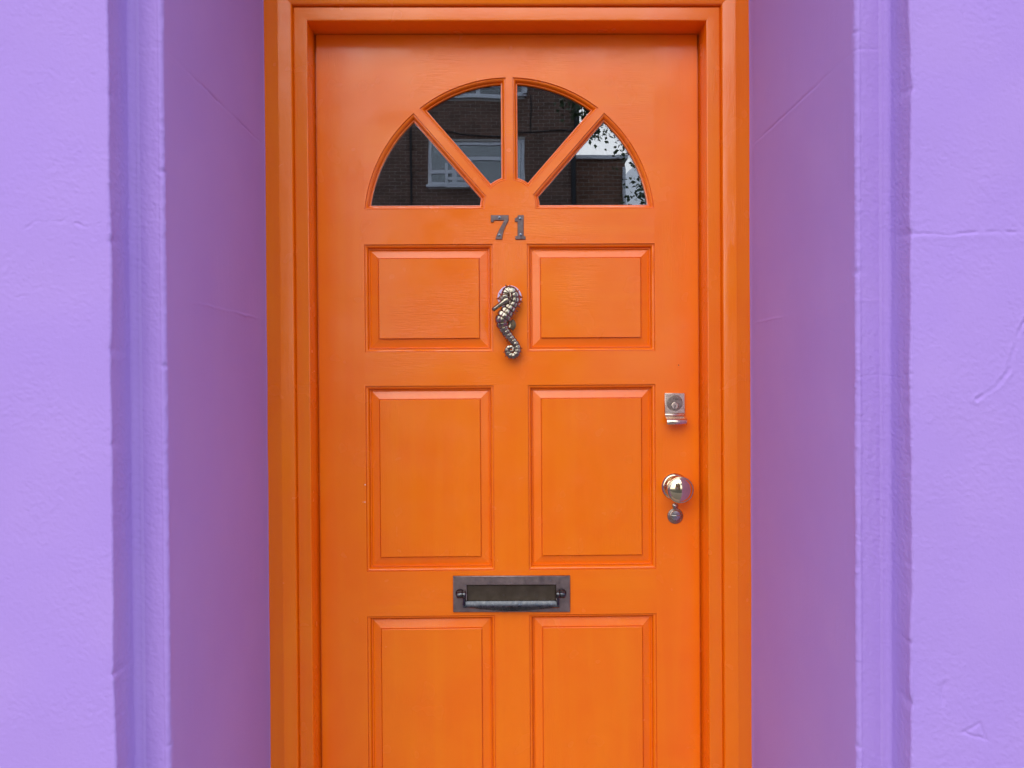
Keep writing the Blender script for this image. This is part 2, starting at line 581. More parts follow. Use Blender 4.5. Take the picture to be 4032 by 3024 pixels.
def wall_side(sgn, seed):
    """wall face, moulded surround and reveal of one side, as a displaced skin over one section"""
    P = []                                            # (x, y, region)
    def line(a, b_, step, reg, ends=True):
        L = math.dist(a, b_)
        n = max(1, int(L / step))
        for k in range(n + (1 if ends else 0)):
            t = k / n
            P.append((a[0] + (b_[0] - a[0]) * t, a[1] + (b_[1] - a[1]) * t, reg))
    line((3.6, YW), (0.80, YW), 0.14, 0, False)
    line((0.80, YW), (0.735, YW), 0.01, 0, False)
    line((0.735, YW), (XB + 0.003, YW), 0.0016, 0, False)
    for a in (0, 30, 60, 90):                         # outer arris, rounded
        P.append((XB + 0.003 - 0.003 * math.sin(R(a)), YW + 0.003 - 0.003 * math.cos(R(a)), 1))
    line((XB, YW + 0.0045), (XB - 0.0003, YB - 0.011), 0.0016, 1, False)
    for t in np.linspace(0, 1, 9):                    # soft bead of old paint in the corner
        a = R(90 * t)
        P.append((XB - 0.0003 - 0.0105 * (1 - math.cos(a)) , YB - 0.011 + 0.0095 * math.sin(a), 1))
    line((XB - 0.0122, YB + 0.0005), (XR + 0.0065, YB), 0.0013, 1, False)
    for a in (0, 18, 36, 54, 72, 90):                 # rounded inner arris with a slight lip
        P.append((XR + 0.0065 - 0.0065 * math.sin(R(a)), YB - 0.0008 + 0.0065 * (1 - math.cos(R(a))), 1))
    line((XR, YB + 0.0075), (XR, YB + 0.03), 0.002, 2, False)
    line((XR, YB + 0.03), (XR, -0.082), 0.0036, 2, False)
    line((XR, -0.082), (XR - 0.0016, -0.070), 0.002, 2, False)
    line((XR - 0.0016, -0.070), (XR, -0.02), 0.006, 2)
    P = np.array(P)
    x, y, reg = P[:, 0], P[:, 1], P[:, 2].astype(int)
    tx, ty = np.gradient(x), np.gradient(y)
    L = np.hypot(tx, ty) + 1e-12
    nx, ny = ty / L, -tx / L                          # out of the wall
    # make sure normals point to the street / doorway
    nx, ny = -nx, -ny
    if ny[5] > 0:
        nx, ny = -nx, -ny
    s = np.concatenate([[0], np.cumsum(np.hypot(np.diff(x), np.diff(y)))])
    z = np.concatenate([np.linspace(-1.41, -0.66, 14)[:-1], np.arange(-0.66, 0.66, 0.0017), np.linspace(0.66, 3.0, 30)])
    SS, ZZ = np.meshgrid(s, z, indexing='ij')
    XX = np.repeat(x[:, None], len(z), 1) + 0 * ZZ
    YY = np.repeat(y[:, None], len(z), 1) + 0 * ZZ
    rg = reg[:, None] + 0 * ZZ
    h = np.zeros_like(ZZ)
    big = vnoise(SS, ZZ, 0.11, seed)
    mask = np.clip(vnoise(SS, ZZ, 0.05, seed + 1) * 2.4 + 0.55, 0, 1)
    ca, sa = math.cos(0.6 * sgn), math.sin(0.6 * sgn)
    SD, ZD = SS * ca + ZZ * sa, -SS * sa + ZZ * ca
    st = vnoise(SD, ZD * 1.7, 0.0062, seed + 2) + 0.6 * vnoise(SD, ZD * 1.5, 0.0035, seed + 3)
    pits = np.minimum(0, vnoise(SS, ZZ, 0.009, seed + 9) + 0.30) * 3
    vert = vnoise(SS, ZZ * 0.12, 0.006, seed + 4)
    pim = np.clip(vnoise(SS, ZZ, 0.008, seed + 5), 0.05, 1) * 1.6
    fst = vnoise(SD, ZD * 1.4, 0.0042, seed + 21) + 0.7 * vnoise(SD, ZD, 0.0024, seed + 22)
    wall = big * 0.0016 + st * mask * 0.00026 + fst * (0.4 + 0.6 * mask) * 0.00036 + pits * 0.00025
    band = big * 0.0006 + vert * 0.0004 + fst * 0.00042 + st * 0.0006 * np.clip(0.5 + 1.6 * vnoise(SS, ZZ, 0.12, seed + 6), 0.1, 1)
    rev = big * 0.0012 + vert * 0.00028 + st * 0.00010 + pits * 0.00012
    near = np.clip(1 - (x - XR) / 0.018, 0, 1)[:, None] * (reg == 1)[:, None]
    band = band + near * pim * 0.0012
    h = np.where(rg == 0, wall, np.where(rg == 1, band, rev))
    # joints and cracks
    wob = vnoise(SS, ZZ, 0.02, seed + 7) * 0.004 + vnoise(SS, ZZ, 0.006, seed + 8) * 0.0016
    def groove(dist, w, depth):
        return -depth * np.exp(-(dist / w) ** 2)
    if sgn < 0:
        for pts in ([(0.664, .207), (.649, .217), (.611, .216), (.5875, .224)], [(.593, .2127), (.5706, .2092), (.562, .216)],
                    [(.677, .112), (.656, .1136)], [(.604, .168), (.598, .1685)]):
            h += np.where(rg == 0, groove(seg_dist(XX + wob, ZZ + wob * 1.6, pts), 0.0010, 0.0011) * np.clip(0.6 + 2.2 * vnoise(SS, ZZ, 0.012, 94), 0.05, 1.2), 0)
        jz, jd = (0.478, 0.1212), (0.0022, -0.0014)
        rz = [(0.0416, 0.006, 0.004), (-0.3995, 0.004, 0.005), (0.191, .004, .003), (0.39, 0.004, 0.002), (-.09, .003, .002), (-.46, .004, .002)]
    else:
        h += np.where(rg == 0, groove(ZZ + wob * 0.9 - 0.1945 - 0.002 * np.sin(XX * 40), 0.0014, 0.0011) * np.clip(0.7 + 1.8 * vnoise(SS, ZZ, 0.014, 93), 0.15, 1.2)
                      + 0.0003 * np.exp(-((ZZ + wob - 0.189) / 0.005) ** 2), 0)
        scar = [(.7063, .0751), (.6973, .0535), (.6882, .0212), (.6827, .0032), (.6681, -.0147), (.639, -.0344)]
        dsc = seg_dist(XX + wob, ZZ + wob, scar)
        h += np.where(rg == 0, (groove(dsc + vnoise(SS, ZZ, 0.007, 91) * 0.003, 0.0026, 0.0015) + 0.0007 * np.exp(-((dsc - 0.005) / 0.0025) ** 2)) * np.clip(0.75 + 1.8 * vnoise(SS, ZZ, 0.016, 92), 0.2, 1.3), 0)
        chip = [(.6182, -.4976), (.6528, -.5053), (.6419, -.4852), (.6182, -.4976)]
        h += np.where(rg == 0, groove(seg_dist(XX + wob, ZZ + wob, chip), 0.0020, 0.0012), 0)
        h += np.where(rg == 0, groove(seg_dist(XX + wob, ZZ + wob, [(.5928, -.43), (.591, -.452)]), 0.004, 0.0012), 0)
        jz, jd = (0.474, 0.1085), (0.0016, -0.0012)
        rz = [(-0.455, 0.005, 0.005), (0.195, 0.004, 0.004), (.395, .003, .0025), (-.37, .003, .0025), (-.02, .003, .002), (-.26, .003, .0015)]
    fade = np.clip(0.75 + 1.6 * vnoise(SS, ZZ, 0.09, seed + 11), 0.1, 1.3)
    for zj, dj in zip(jz, jd):
        d = ZZ + wob * 0.5 - zj
        h += np.where(rg >= 1, 1, 0) * np.where(rg == 1, np.clip((XB - 0.012 - XX) / 0.004, 0, 1) * 0.35, np.clip(1.3 - np.abs(YY + 0.26) / 0.17, 0.12, 1)) * (groove(d, 0.0020, dj) * fade + 0.15 * abs(dj) * np.exp(-((d + 0.006) / 0.004) ** 2))
    if sgn > 0:
        h += np.where(rg == 1, groove(ZZ + wob * 2, 0.0009, 0.0007), 0)
    # chipped, wavy arrises
    ic = int(np.argmax(reg == 1))
    dc = np.abs(s - s[ic + 2])[:, None]
    edge = np.exp(-(dc / 0.006) ** 2)
    wave = vnoise(0 * ZZ, ZZ, 0.13, seed + 12) * 0.004 + vnoise(0 * ZZ, ZZ, 0.02, seed + 13) * 0.0012
    for zc, w, d in rz:
        wave = wave - 0.55 * d * np.exp(-((ZZ - zc + wob * 1.5) / (w * 1.5)) ** 2)
    ia = int(np.where(reg == 2)[0][0]) - 3
    edge2 = np.exp(-(np.abs(s - s[ia])[:, None] / 0.006) ** 2)
    wave2 = vnoise(0 * ZZ, ZZ, 0.10, seed + 14) * 0.0022 + vnoise(0 * ZZ, ZZ, 0.012, seed + 15) * 0.0008
    for k, zc in enumerate((0.02, -0.53, 0.30) if sgn < 0 else (-0.545, 0.50, 0.15)):
        wave2 = wave2 - 0.003 * np.exp(-((ZZ - zc) / 0.004) ** 2)
    gx = wave * np.exp(-(dc / 0.03) ** 2)
    h = h + wave * edge * 0.4 + wave2 * edge2 * 0.6
    XX = XX + nx[:, None] * h
    YY = YY + ny[:, None] * h
    XX = XX - gx * 0.7
    co = np.stack([sgn * XX, YY, ZZ + CZ], -1)
    ns, nz = co.shape[:2]
    i0 = [0, ic, int(np.where(reg == 2)[0][0]), ns - 1]
    for (a, b_), name, lab in zip(zip(i0[:-1], i0[1:]), ('wall', 'surround', 'reveal'),
                                  ('lilac rough rendered wall face', 'narrow lilac moulded surround band', 'smooth purple side of the door recess')):
        sub = co[a:b_ + 1]
        m_, n_ = sub.shape[:2]
        idx = np.arange(m_ * n_).reshape(m_, n_)
        q = np.stack([idx[:-1, :-1], idx[1:, :-1], idx[1:, 1:], idx[:-1, 1:]], -1).reshape(-1, 4)
        if sgn < 0:
            q = q[:, ::-1]
        me = bpy.data.meshes.new(name)
        me.vertices.add(m_ * n_)
        me.vertices.foreach_set('co', sub.reshape(-1))
        me.loops.add(q.size)
        me.loops.foreach_set('vertex_index', q.ravel().astype(np.int32))
        me.polygons.add(len(q))
        me.polygons.foreach_set('loop_start', (np.arange(len(q)) * 4).astype(np.int32))
        me.polygons.foreach_set('loop_total', np.full(len(q), 4, dtype=np.int32))
        me.update(calc_edges=True)
        me.validate()
        finish(name, me, M['lilac'], house, True, None, lab, fix=False)


wall_side(-1, 11)
wall_side(1, 57)
SOF = 1.42 + CZ                                    # soffit of the recess, above the picture
b = MB(); b.box((-0.70, -0.60, SOF), (0.70, 0.05, SOF + 0.2)); b.build('soffit', M['lilac'], house)
b = MB(); b.box((-3.6, -0.599, CZ + 3.0), (3.6, 0.0, CZ + 5.6)); b.box((-0.70, -0.603, SOF + 0.01), (0.70, -0.40, CZ + 3.0)); b.build('upper_wall', M['lilac'], house)
b = MB(); b.box((-0.498, -0.62, 0.002), (0.498, 0.02, 0.172)); b.build('doorstep', M['stone'], house)
b = MB(); b.box((-3.6, -0.585, 0.0), (-0.57, -0.05, 4.3)); b.build('masonry_core', M['mortar'], house)
b = MB(); b.box((0.57, -0.585, 0.0), (3.6, -0.05, 4.3)); b.build('masonry_core', M['mortar'], house)

# hall behind the glass
b = MB()
b.add([(-0.9, 0.06, 0.1), (0.9, 0.06, 0.1), (0.9, 4.5, 0.1), (-0.9, 4.5, 0.1), (-0.9, 0.06, 2.7), (0.9, 0.06, 2.7), (0.9, 4.5, 2.7), (-0.9, 4.5, 2.7)],
      [(0, 1, 2, 3), (4, 5, 6, 7), (1, 2, 6, 5), (2, 3, 7, 6), (3, 0, 4, 7)])
structure(b.build('hallway', M['interior']))

# ---------------------------------------------------------------- door frame
frame = thing('door_frame', 'glossy orange moulded timber frame around the panelled door', 'door frame', (0, -0.05, 0.172))
FX, FZ = 0.4125, 0.738                              # clear opening: half width, height above the lens
FP = [(-6.0, 10.5), (-1.5, 9.5), (0.8, 9.0), (1.5, 6), (1.6, 0), (0.6, -40), (0.2, -63.5), (0.5, -65.2), (1.8, -66), (3.0, -66.1), (14, -66.2), (25.0, -66.1), (26.3, -66), (27.2, -65.3),
      (27.6, -61.5), (28.6, -60.8), (29.6, -61.5), (30.0, -67.5), (30.6, -70.6), (32, -72.4), (34, -73.2), (43, -75.0), (52, -76.8), (56.0, -77.5),
      (57.4, -77.6), (58.6, -77.3), (60.5, -76.9), (70, -75.4), (79, -74.0), (86.0, -72.9), (87.4, -72.4), (88.2, -70), (88.4, -20)]


def frame_piece(name, kind):
    rnd = random.Random(name + kind)
    v, f = [], []
    zt, zb = CZ + FZ, 0.172
    n = 70
    st = []
    for k in range(n):
        t = k / (n - 1)
        w = [rnd.uniform(-0.00009, 0.00009) for _ in FP]
        st.append((t, w))
    for t, w in st:
        for (o, y), e in zip(FP, w):
            o, y = o / 1000 + e, y / 1000 + e * 0.7
            if kind == 'head':
                xx = (FX + o) * (2 * t - 1)
                v.append((xx, y + 0.0003, zt + o))
            else:
                sg = -1 if kind == 'l' else 1
                zz = zb + (zt + o - zb) * t
                v.append((sg * (FX + o), y, zz))
    m_ = len(FP)
    for i in range(n - 1):
        for j in range(m_ - 1):
            f.append((i * m_ + j, i * m_ + j + 1, (i + 1) * m_ + j + 1, (i + 1) * m_ + j))
    return mesh(name, v, f, M['paint_h'] if kind == 'head' else M['paint_v'], frame, True, 15)


frame_piece('jamb', 'l')
frame_piece('jamb', 'r')
frame_piece('head', 'head')
b = MB(); b.box((-XR + 0.002, -0.045, CZ + FZ + 0.0885), (XR - 0.002, 0.02, SOF - 0.002)); b.build('overdoor_panel', M['paint_h'], frame)

# ---------------------------------------------------------------- the door leaf
door = thing('front_door', 'orange six panel door with fan shaped glazing and number 71', 'door', (0, 0, 0.177))
X0, X1, ZT, ZB = -0.4096, 0.4096, CZ + 0.7385, 0.177
PX = ((-0.3106, -0.0344), (0.0394, 0.3158))
PZ = ((CZ + 0.0562, CZ + 0.2885), (CZ - 0.4169, CZ - 0.0163), (CZ - 1.018, CZ - 0.5139))
TH = 0.044
XSL, XSR = PX[0][0], PX[1][1]
XML, XMR = PX[0][1], PX[1][0]
FB = CZ + 0.364                                     # foot of the fan light


def rect(x0, x1, z0, z1):
    return [(x0, z0), (x1, z0), (x1, z1), (x0, z1)]


BV = 0.0001
# fan light geometry
FCX, FCZ, FR_ = 0.0029, CZ + 0.333, 0.3137          # big arc
HCX, HCZ, HR = 0.0036, CZ + 0.371, 0.0548           # hub
VL, VR = -0.0043, 0.0111                            # upright bar
BW = 0.0083                                         # half width of a slanting bar


def line_circle(p, d, c, r, far=True):
    px, pz = p[0] - c[0], p[1] - c[1]
    bq = px * d[0] + pz * d[1]
    disc = math.sqrt(max(bq * bq - (px * px + pz * pz - r * r), 0))
    t = -bq + disc if far else -bq - disc
    return (p[0] + d[0] * t, p[1] + d[1] * t)


def arc(c, r, a0, a1, n):
    return [(c[0] + r * math.cos(a0 + (a1 - a0) * k / n), c[1] + r * math.sin(a0 + (a1 - a0) * k / n)) for k in range(n + 1)]


def ang(c, p):
    return math.atan2(p[1] - c[1], p[0] - c[0])


def fan_panes():
    out = []
    C, H = (FCX, FCZ), (HCX, HCZ)
    for side in (-1, 1):
        a = (-0.1952, CZ + 0.5743) if side < 0 else (0.2010, CZ + 0.5745)
        h_ = (-0.0424, CZ + 0.3985) if side < 0 else (0.0464, CZ + 0.3988)
        d = Vector((a[0] - h_[0], a[1] - h_[1])).normalized()
        nrm = Vector((-d.y, d.x)) * (1 if side < 0 else -1)        # towards the low pane
        lo = (h_[0] + nrm.x * BW, h_[1] + nrm.y * BW)
        up = (h_[0] - nrm.x * BW, h_[1] - nrm.y * BW)
        lo_o, lo_h = line_circle(lo, d, C, FR_), line_circle(lo, d, H, HR)
        up_o, up_h = line_circle(up, d, C, FR_), line_circle(up, d, H, HR)
        # low pane
        xo = FCX + side * math.sqrt(FR_ ** 2 - (FB - FCZ) ** 2)
        xh = HCX + side * math.sqrt(HR ** 2 - (FB - HCZ) ** 2)
        b0, b1 = (xo, FB), (xh, FB)
        A0, A1 = ang(C, lo_o), ang(C, b0)
        h0, h1 = ang(H, b1), ang(H, lo_h)
        if side < 0:
            A1 = A1 if A1 > 0 else A1 + 2 * math.pi
            h0 = h0 if h0 > 0 else h0 + 2 * math.pi
        low = dense([b0, b1], 0.006)[: int(math.dist(b0, b1) / 0.006)] + arc(H, HR, h0, h1, 6) \
            + dense([lo_h, lo_o], 0.006)[1: int(math.dist(lo_h, lo_o) / 0.006)] + arc(C, FR_, A0, A1, 34)[:-1]
        out.append(ccw(low))
        # high pane
        xv = VL if side < 0 else VR
        vt = (xv, FCZ + math.sqrt(FR_ ** 2 - (xv - FCX) ** 2))
        vb = (xv, HCZ + math.sqrt(HR ** 2 - (xv - HCX) ** 2))
        hi = arc(C, FR_, ang(C, up_o), ang(C, vt), 26)[:-1] + dense([vt, vb], 0.006)[: int(math.dist(vt, vb) / 0.006)] \
            + arc(H, HR, ang(H, vb), ang(H, up_h), 6) + dense([up_h, up_o], 0.006)[1: int(math.dist(up_h, up_o) / 0.006)]
        out.append(ccw(hi))
    return out


PANES = fan_panes()
g = 0.00002
outline('stile', rect(X0, XSL - g, ZB, ZT), [], 0.0, TH, M['paint_v'], door, BV)
outline('stile', rect(XSR + g, X1, ZB, ZT), [], 0.0001, TH, M['paint_v'], door, BV)
outline('arched_top_rail', rect(XSL, XSR, PZ[0][1], ZT), PANES, 0.0, TH, M['paint_h'], door, BV)
outline('rail', rect(XSL, XSR, PZ[1][1], PZ[0][0]), [], 0.0001, TH, M['paint_h'], door, BV)
outline('lock_rail', rect(XSL, XSR, PZ[2][1], PZ[1][0]), [], 0.0, TH, M['paint_h'], door, BV)
outline('bottom_rail', rect(XSL, XSR, ZB, PZ[2][0]), [], 0.0, TH, M['paint_h'], door, BV)
for (z0, z1) in PZ:
    outline('mullion', rect(XML, XMR, z0 + g, z1 - g), [], 0.00015, TH, M['paint_v'], door, BV)

mm = lambda pr: [(a / 1000, d / 1000) for a, d in pr]
PM = mm([(-0.2, 1.2), (0.0, 0.25), (0.2, 4.6), (1.7, 4.8), (1.95, 2.7), (3.0, 2.8), (4.5, 3.6), (5.9, 5.4), (6.9, 8.0), (7.3, 13.4), (8.8, 13.6), (9.05, 10.9), (10.2, 11.0), (10.5, 11.6), (10.6, 17.0)])
PF = mm([(8.2, 15.4), (11.5, 14.4), (28.2, 9.0), (28.8, 11.0), (29.8, 11.0), (30.1, 5.0), (30.8, 4.5)])
k = 0
for (z0, z1) in PZ[::-1][::-1]:
    for (x0, x1) in PX:
        k += 1
        r_ = dense(rect(x0, x1, z0, z1), 0.012)
        mo = loops('panel_moulding', r_, PM, M['paint_h'], door, False, 0.00008, k)
        loops('raised_panel', rect(x0, x1, z0, z1), PF, M['paint_h' if k < 3 else 'paint_v'], door, True, 0.0, 50 + k, angle=20)
GM = mm([(-0.2, 1.2), (0.0, 0.25), (0.2, 4.2), (1.5, 4.4), (1.7, 2.5), (2.6, 2.6), (4.2, 3.6), (5.6, 5.6), (6.6, 8.4), (6.9, 12.8), (8.0, 12.9), (8.25, 10.9), (9.6, 11.2), (10.0, 12.0), (10.2, 20)])
for k, pn in enumerate(PANES):
    loops('glazing_bead', pn, GM, M['paint_h'], door, False, 0.00006, 90 + k, angle=22)
    pin = inset(ccw(pn), 0.0085)
    pa = outline('pane', pin, [], 0.0172, 0.004, M['glass'], door)
    tx_, tz_ = ((0.0012, -0.0010), (-0.0008, 0.0006), (0.0010, 0.0012), (-0.0014, -0.0006))[k]
    pcx, pcz = sum(q[0] for q in pin) / len(pin), sum(q[1] for q in pin) / len(pin)
    for vx in pa.data.vertices:                     # no two panes are bedded quite alike
        vx.co.y += tx_ * (vx.co.x - pcx) + tz_ * (vx.co.z - pcz)

# paint chips showing primer on the stile edge
for (cx, cz, sx) in ((-0.3128, CZ - 0.2287, 1.5), (-0.3134, CZ - 0.2665, 1.3), (-0.3175, CZ - 0.2662, 0.7)):
    rn = random.Random(cx)
    pts = [(cx + 0.0009 * sx * math.cos(a) * rn.uniform(.6, 1.1), cz + 0.0012 * sx * math.sin(a) * rn.uniform(.6, 1.1)) for a in [i * .7854 for i in range(8)]]
    outline('paint_chip', pts, [], -0.00015, 0.0004, M['chip'], door)


def screw(x, z, y, r, rot, mat, parent, cross=False, dome=0.0012):
    b_ = MB()
    b_.lathe([(0, r), (dome * 0.4, r * 0.98), (dome * 0.8, r * 0.75), (dome, r * 0.3)], (x, y, z), 'y', 20)
    c, s_ = math.cos(rot), math.sin(rot)
    for (cc, ss) in ([(c, s_)] + ([(-s_, c)] if cross else [])):
        L, W = r * (0.97 if not cross else 0.6), r * 0.16
        q = [(-L, -W), (L, -W), (L, W), (-L, W)]
        vv = [(x + a * cc - e * ss, y - dome * 1.03, z + a * ss + e * cc) for a, e in q] + [(x + a * cc - e * ss, y - dome * 0.5, z + a * ss + e * cc) for a, e in q]
        b_.add(vv, [(0, 1, 2, 3), (4, 5, 6, 7), (0, 1, 5, 4), (1, 2, 6, 5), (2, 3, 7, 6), (3, 0, 4, 7)], 1)
    return b_.build('screw', [mat, M['black']], parent, True, 40)


def pts_mm(l):
    return [(a / 1000, CZ + c / 1000) for a, c in l]


# ---------------------------------------------------------------- numerals
seven = outline('numeral_seven', pts_mm([(-37.6, 350.2), (0.3, 350.1), (0.4, 339.1), (-1.9, 334.2), (-4.9, 329), (-7.6, 323.6), (-9.9, 317.8), (-11.8, 310.8), (-13.2, 304), (-13.8, 298.3),
                (-28.1, 298.3), (-26.3, 304.8), (-23.6, 311.4), (-20.6, 317.8), (-17.1, 324.4), (-12.8, 331.8), (-8.8, 339.0), (-31.7, 339.1), (-31.7, 335.1), (-37.7, 335.1)]),
                [], -0.0032, 0.0032, M['number'], door, 0.0006, 'tarnished metal figure seven')
one = outline('numeral_one', pts_mm([(21.3, 350.0), (33.0, 350.0), (32.8, 334), (32.6, 318), (32.6, 307), (33.2, 305.2), (36.4, 304.6), (36.4, 297.8), (14.8, 297.8), (14.8, 304.6), (18.6, 305.2),
              (19.5, 307), (19.7, 320), (19.7, 335.9), (14.0, 336.0), (14.0, 343.6), (17.2, 344.6), (19.8, 347)]),
              [], -0.0032, 0.0032, M['number'], door, 0.0006, 'tarnished metal figure one')
for (x, z, rot, p_) in ((-18.8, 344.8, 1.2, seven), (-20.1, 307.2, 2.3, seven), (25.9, 342.4, 0.9, one), (25.9, 307.5, 2.6, one)):
    screw(x / 1000, CZ + z / 1000, -0.0031, 0.0034, rot, M['steel'], p_)

# ---------------------------------------------------------------- seahorse knocker
SX, SZ, SK = 0.0014, CZ + 0.1729, 0.001 / 7.96 * 0.985


def sp_(px, py):
    return (SX + (px - 683) * SK, SZ - (py - 400) * SK)


def crom(P, n):
    P = np.array(P, float)
    Q = np.vstack([2 * P[0] - P[1], P, 2 * P[-1] - P[-2]])
    out = []
    for i in range(len(P) - 1):
        p0, p1, p2, p3 = Q[i:i + 4]
        for t in np.linspace(0, 1, n, endpoint=False):
            out.append(0.5 * ((2 * p1) + (-p0 + p2) * t + (2 * p0 - 5 * p1 + 4 * p2 - p3) * t * t + (-p0 + 3 * p1 - 3 * p2 + p3) * t ** 3))
    out.append(P[-1])
    return np.array(out)


SPINE = [(596, 400, 62, 20), (640, 322, 78, 21), (712, 318, 84, 22), (762, 392, 86, 22), (760, 480, 88, 22), (716, 566, 92, 23), (664, 640, 106, 24), (604, 722, 120, 25), (556, 800, 116, 25),
         (552, 872, 92, 24), (580, 950, 76, 22), (622, 1020, 68, 21), (676, 1090, 62, 20), (734, 1160, 57, 19), (786, 1228, 52, 19), (812, 1304, 54, 19), (795, 1376, 53, 19),
         (738, 1420, 50, 20), (674, 1406, 46, 20), (638, 1354, 42, 21), (646, 1296, 37, 22), (692, 1270, 31, 23), (732, 1290, 21, 24), (732, 1330, 17, 25), (704, 1346, 13, 25), (690, 1326, 9, 25)]
SP = crom([(a, b_, c * (1.13 if i < 9 else 1.2), d) for i, (a, b_, c, d) in enumerate(SPINE)], 18)
seg = 40
v, f = [], []
T = np.gradient(SP[:, :2], axis=0)
T /= np.hypot(T[:, 0], T[:, 1])[:, None] + 1e-9
arcl, ring = 0.0, 0.0
for i, (px, py, r, yo) in enumerate(SP):
    if i:
        ring += math.dist(SP[i, :2], SP[i - 1, :2]) / (0.46 * r + 30)
    fr = 2 * (ring % 1.0) - 1
    d1 = 1 - abs(fr) ** 8
    nx_, nz_ = -T[i, 1], T[i, 0]
    for q in range(seg):
        a = 2 * math.pi * q / seg
        f2 = 2 * ((a / (math.pi / 3.0)) % 1.0) - 1
        d2 = 1 - abs(f2) ** 8
        headf = min(1, max(0.0, (i - 26) / 26))
        rel = (1 - 0.24 * headf) + headf * (0.24 * d1 * d2 + 0.05 * math.exp(-(fr * fr + f2 * f2) * 4.5))
        if i < 30:
            rel += 0.10 * math.sin(a * 3 + i * 0.35) * math.sin(i * 0.45)
        c_, s__ = math.cos(a), math.sin(a)
        x_, z_ = sp_(px + nx_ * r * c_ * rel, py + nz_ * r * c_ * rel)
        v.append((x_, -yo / 1000 - 0.72 * r * SK * s__ * rel, z_))
n_ = len(SP)
for i in range(n_ - 1):
    for q in range(seg):
        q2 = (q + 1) % seg
        f.append((i * seg + q, i * seg + q2, (i + 1) * seg + q2, (i + 1) * seg + q))
f.append(tuple(range(seg)))
f.append(tuple((n_ - 1) * seg + q for q in range(seg)))
sb = MB()
sb.add(v, f)


def spine_cone(px, py, tx, ty, r, y=0.018, yt=0.016):
    a, t = sp_(px, py), sp_(tx, ty)
    m_ = ((a[0] + t[0]) / 2 , (a[1] + t[1]) / 2)
    sb.tube([(a[0], -y, a[1]), (a[0] * .7 + t[0] * .3, -y, a[1] * .7 + t[1] * .3), (a[0] * .35 + t[0] * .65, -yt, a[1] * .35 + t[1] * .65), (t[0], -yt, t[1])],
            [r * 1.35 * SK, r * 0.85 * SK, r * 0.38 * SK, r * 0.07 * SK], 9)


for tx, ty, bx, by, r in ((452, 440, 530, 425, 34), (498, 342, 570, 380, 36), (562, 262, 620, 320, 36), (612, 188, 650, 262, 38), (688, 192, 690, 262, 34), (764, 238, 738, 300, 36),
                          (845, 285, 785, 345, 40), (915, 412, 830, 410, 40), (910, 496, 826, 480, 38)):
    spine_cone(bx, by, tx, ty, r, 0.020, 0.018)
for tx, ty, bx, by, r in ((868, 582, 790, 550, 36), (828, 655, 745, 615, 36), (785, 700, 715, 660, 30), (742, 752, 680, 705, 34), (700, 800, 650, 760, 28),
                          (735, 1060, 690, 1060, 20), (780, 1110, 730, 1120, 20), (822, 1165, 775, 1175, 20), (856, 1215, 810, 1230, 22), (903, 1288, 845, 1295, 22), (896, 1352, 835, 1350, 20),
                          (872, 1412, 820, 1395, 20), (812, 1460, 785, 1420, 22), (742, 1478, 735, 1445, 22), (662, 1484, 675, 1430, 22), (592, 1438, 645, 1395, 22), (560, 1358, 622, 1345, 22), (600, 1290, 630, 1305, 14)):
    spine_cone(bx, by, tx, ty, r, 0.014, 0.013)
for k in range(9):                                  # low ridge along the belly side
    t = k / 8
    spine_cone(470 + 190 * t, 890 + 300 * t, 440 + 205 * t, 905 + 305 * t, 20, 0.012, 0.012)
# snout and brow
def s3(px, py, y):
    q = sp_(px, py)
    return (q[0], -y, q[1])
sb.tube([s3(640, 462, .026), s3(588, 490, .028), s3(535, 528, .028), s3(480, 568, .027), s3(430, 602, .026), s3(398, 630, .025), s3(384, 640, .025)],
        [64 * SK, 58 * SK, 44 * SK, 36 * SK, 35 * SK, 36 * SK, 24 * SK], 16)
sb.tube([s3(520, 430, .026), s3(560, 410, .030), s3(610, 400, .030), s3(650, 430, .027)], [24 * SK, 44 * SK, 50 * SK, 40 * SK], 14)
sb.tube([s3(688, 340, .034), s3(700, 400, .037), s3(690, 450, .036), s3(640, 500, .032), s3(560, 560, .028)], [18 * SK, 20 * SK, 18 * SK, 16 * SK, 9 * SK], 10)
# legs that fix it to the door
sb.lathe([(0, 0.006), (0.016, 0.006)], (*sp_(700, 380)[:1], 0, sp_(700, 380)[1]), 'y', 16)
sb.lathe([(0, 0.005), (0.014, 0.005)], (sp_(760, 1200)[0], 0, sp_(760, 1200)[1]), 'y', 16)
seahorse = sb.build('seahorse_knocker', M['pewter'], door, True, 60, 'cast metal seahorse shaped knocker with plated body and curled tail')
# fin, eye, backplate
fb = MB()
root = (610, 885)
vv, ff = [], []
nr = 22
for i in range(nr + 1):
    a = R(-40 + 82 * i / nr)
    for j in range(9):
        t = j / 8
        R0 = 50 + (128 + 16 * math.cos((i / nr - 0.5) * 3.0)) * t
        px, py = root[0] + R0 * math.cos(a) * 0.92, root[1] + R0 * math.sin(a) * 0.86
        rid = 0.0008 * (1 if i % 2 else -0.6) * t
        q = sp_(px, py)
        vv.append((q[0], -0.020 - 0.002 * math.sin(t * 2.6) - rid, q[1]))
W_ = len(vv)
for i in range(nr):
    for j in range(8):
        ff.append((i * 9 + j, i * 9 + j + 1, (i + 1) * 9 + j + 1, (i + 1) * 9 + j))
ff2 = [tuple(x + W_ for x in q[::-1]) for q in ff]
vv2 = [(x, y + 0.004, z) for x, y, z in vv]
border = [i * 9 + 8 for i in range(nr + 1)]
side = [(border[i], border[i + 1], border[i + 1] + W_, border[i] + W_) for i in range(nr)]
fb.add(vv + vv2, ff + ff2 + side)
fb.build('fin', M['pewter'], seahorse, True, 60)
eb = MB()
ex, ez = sp_(550, 442)
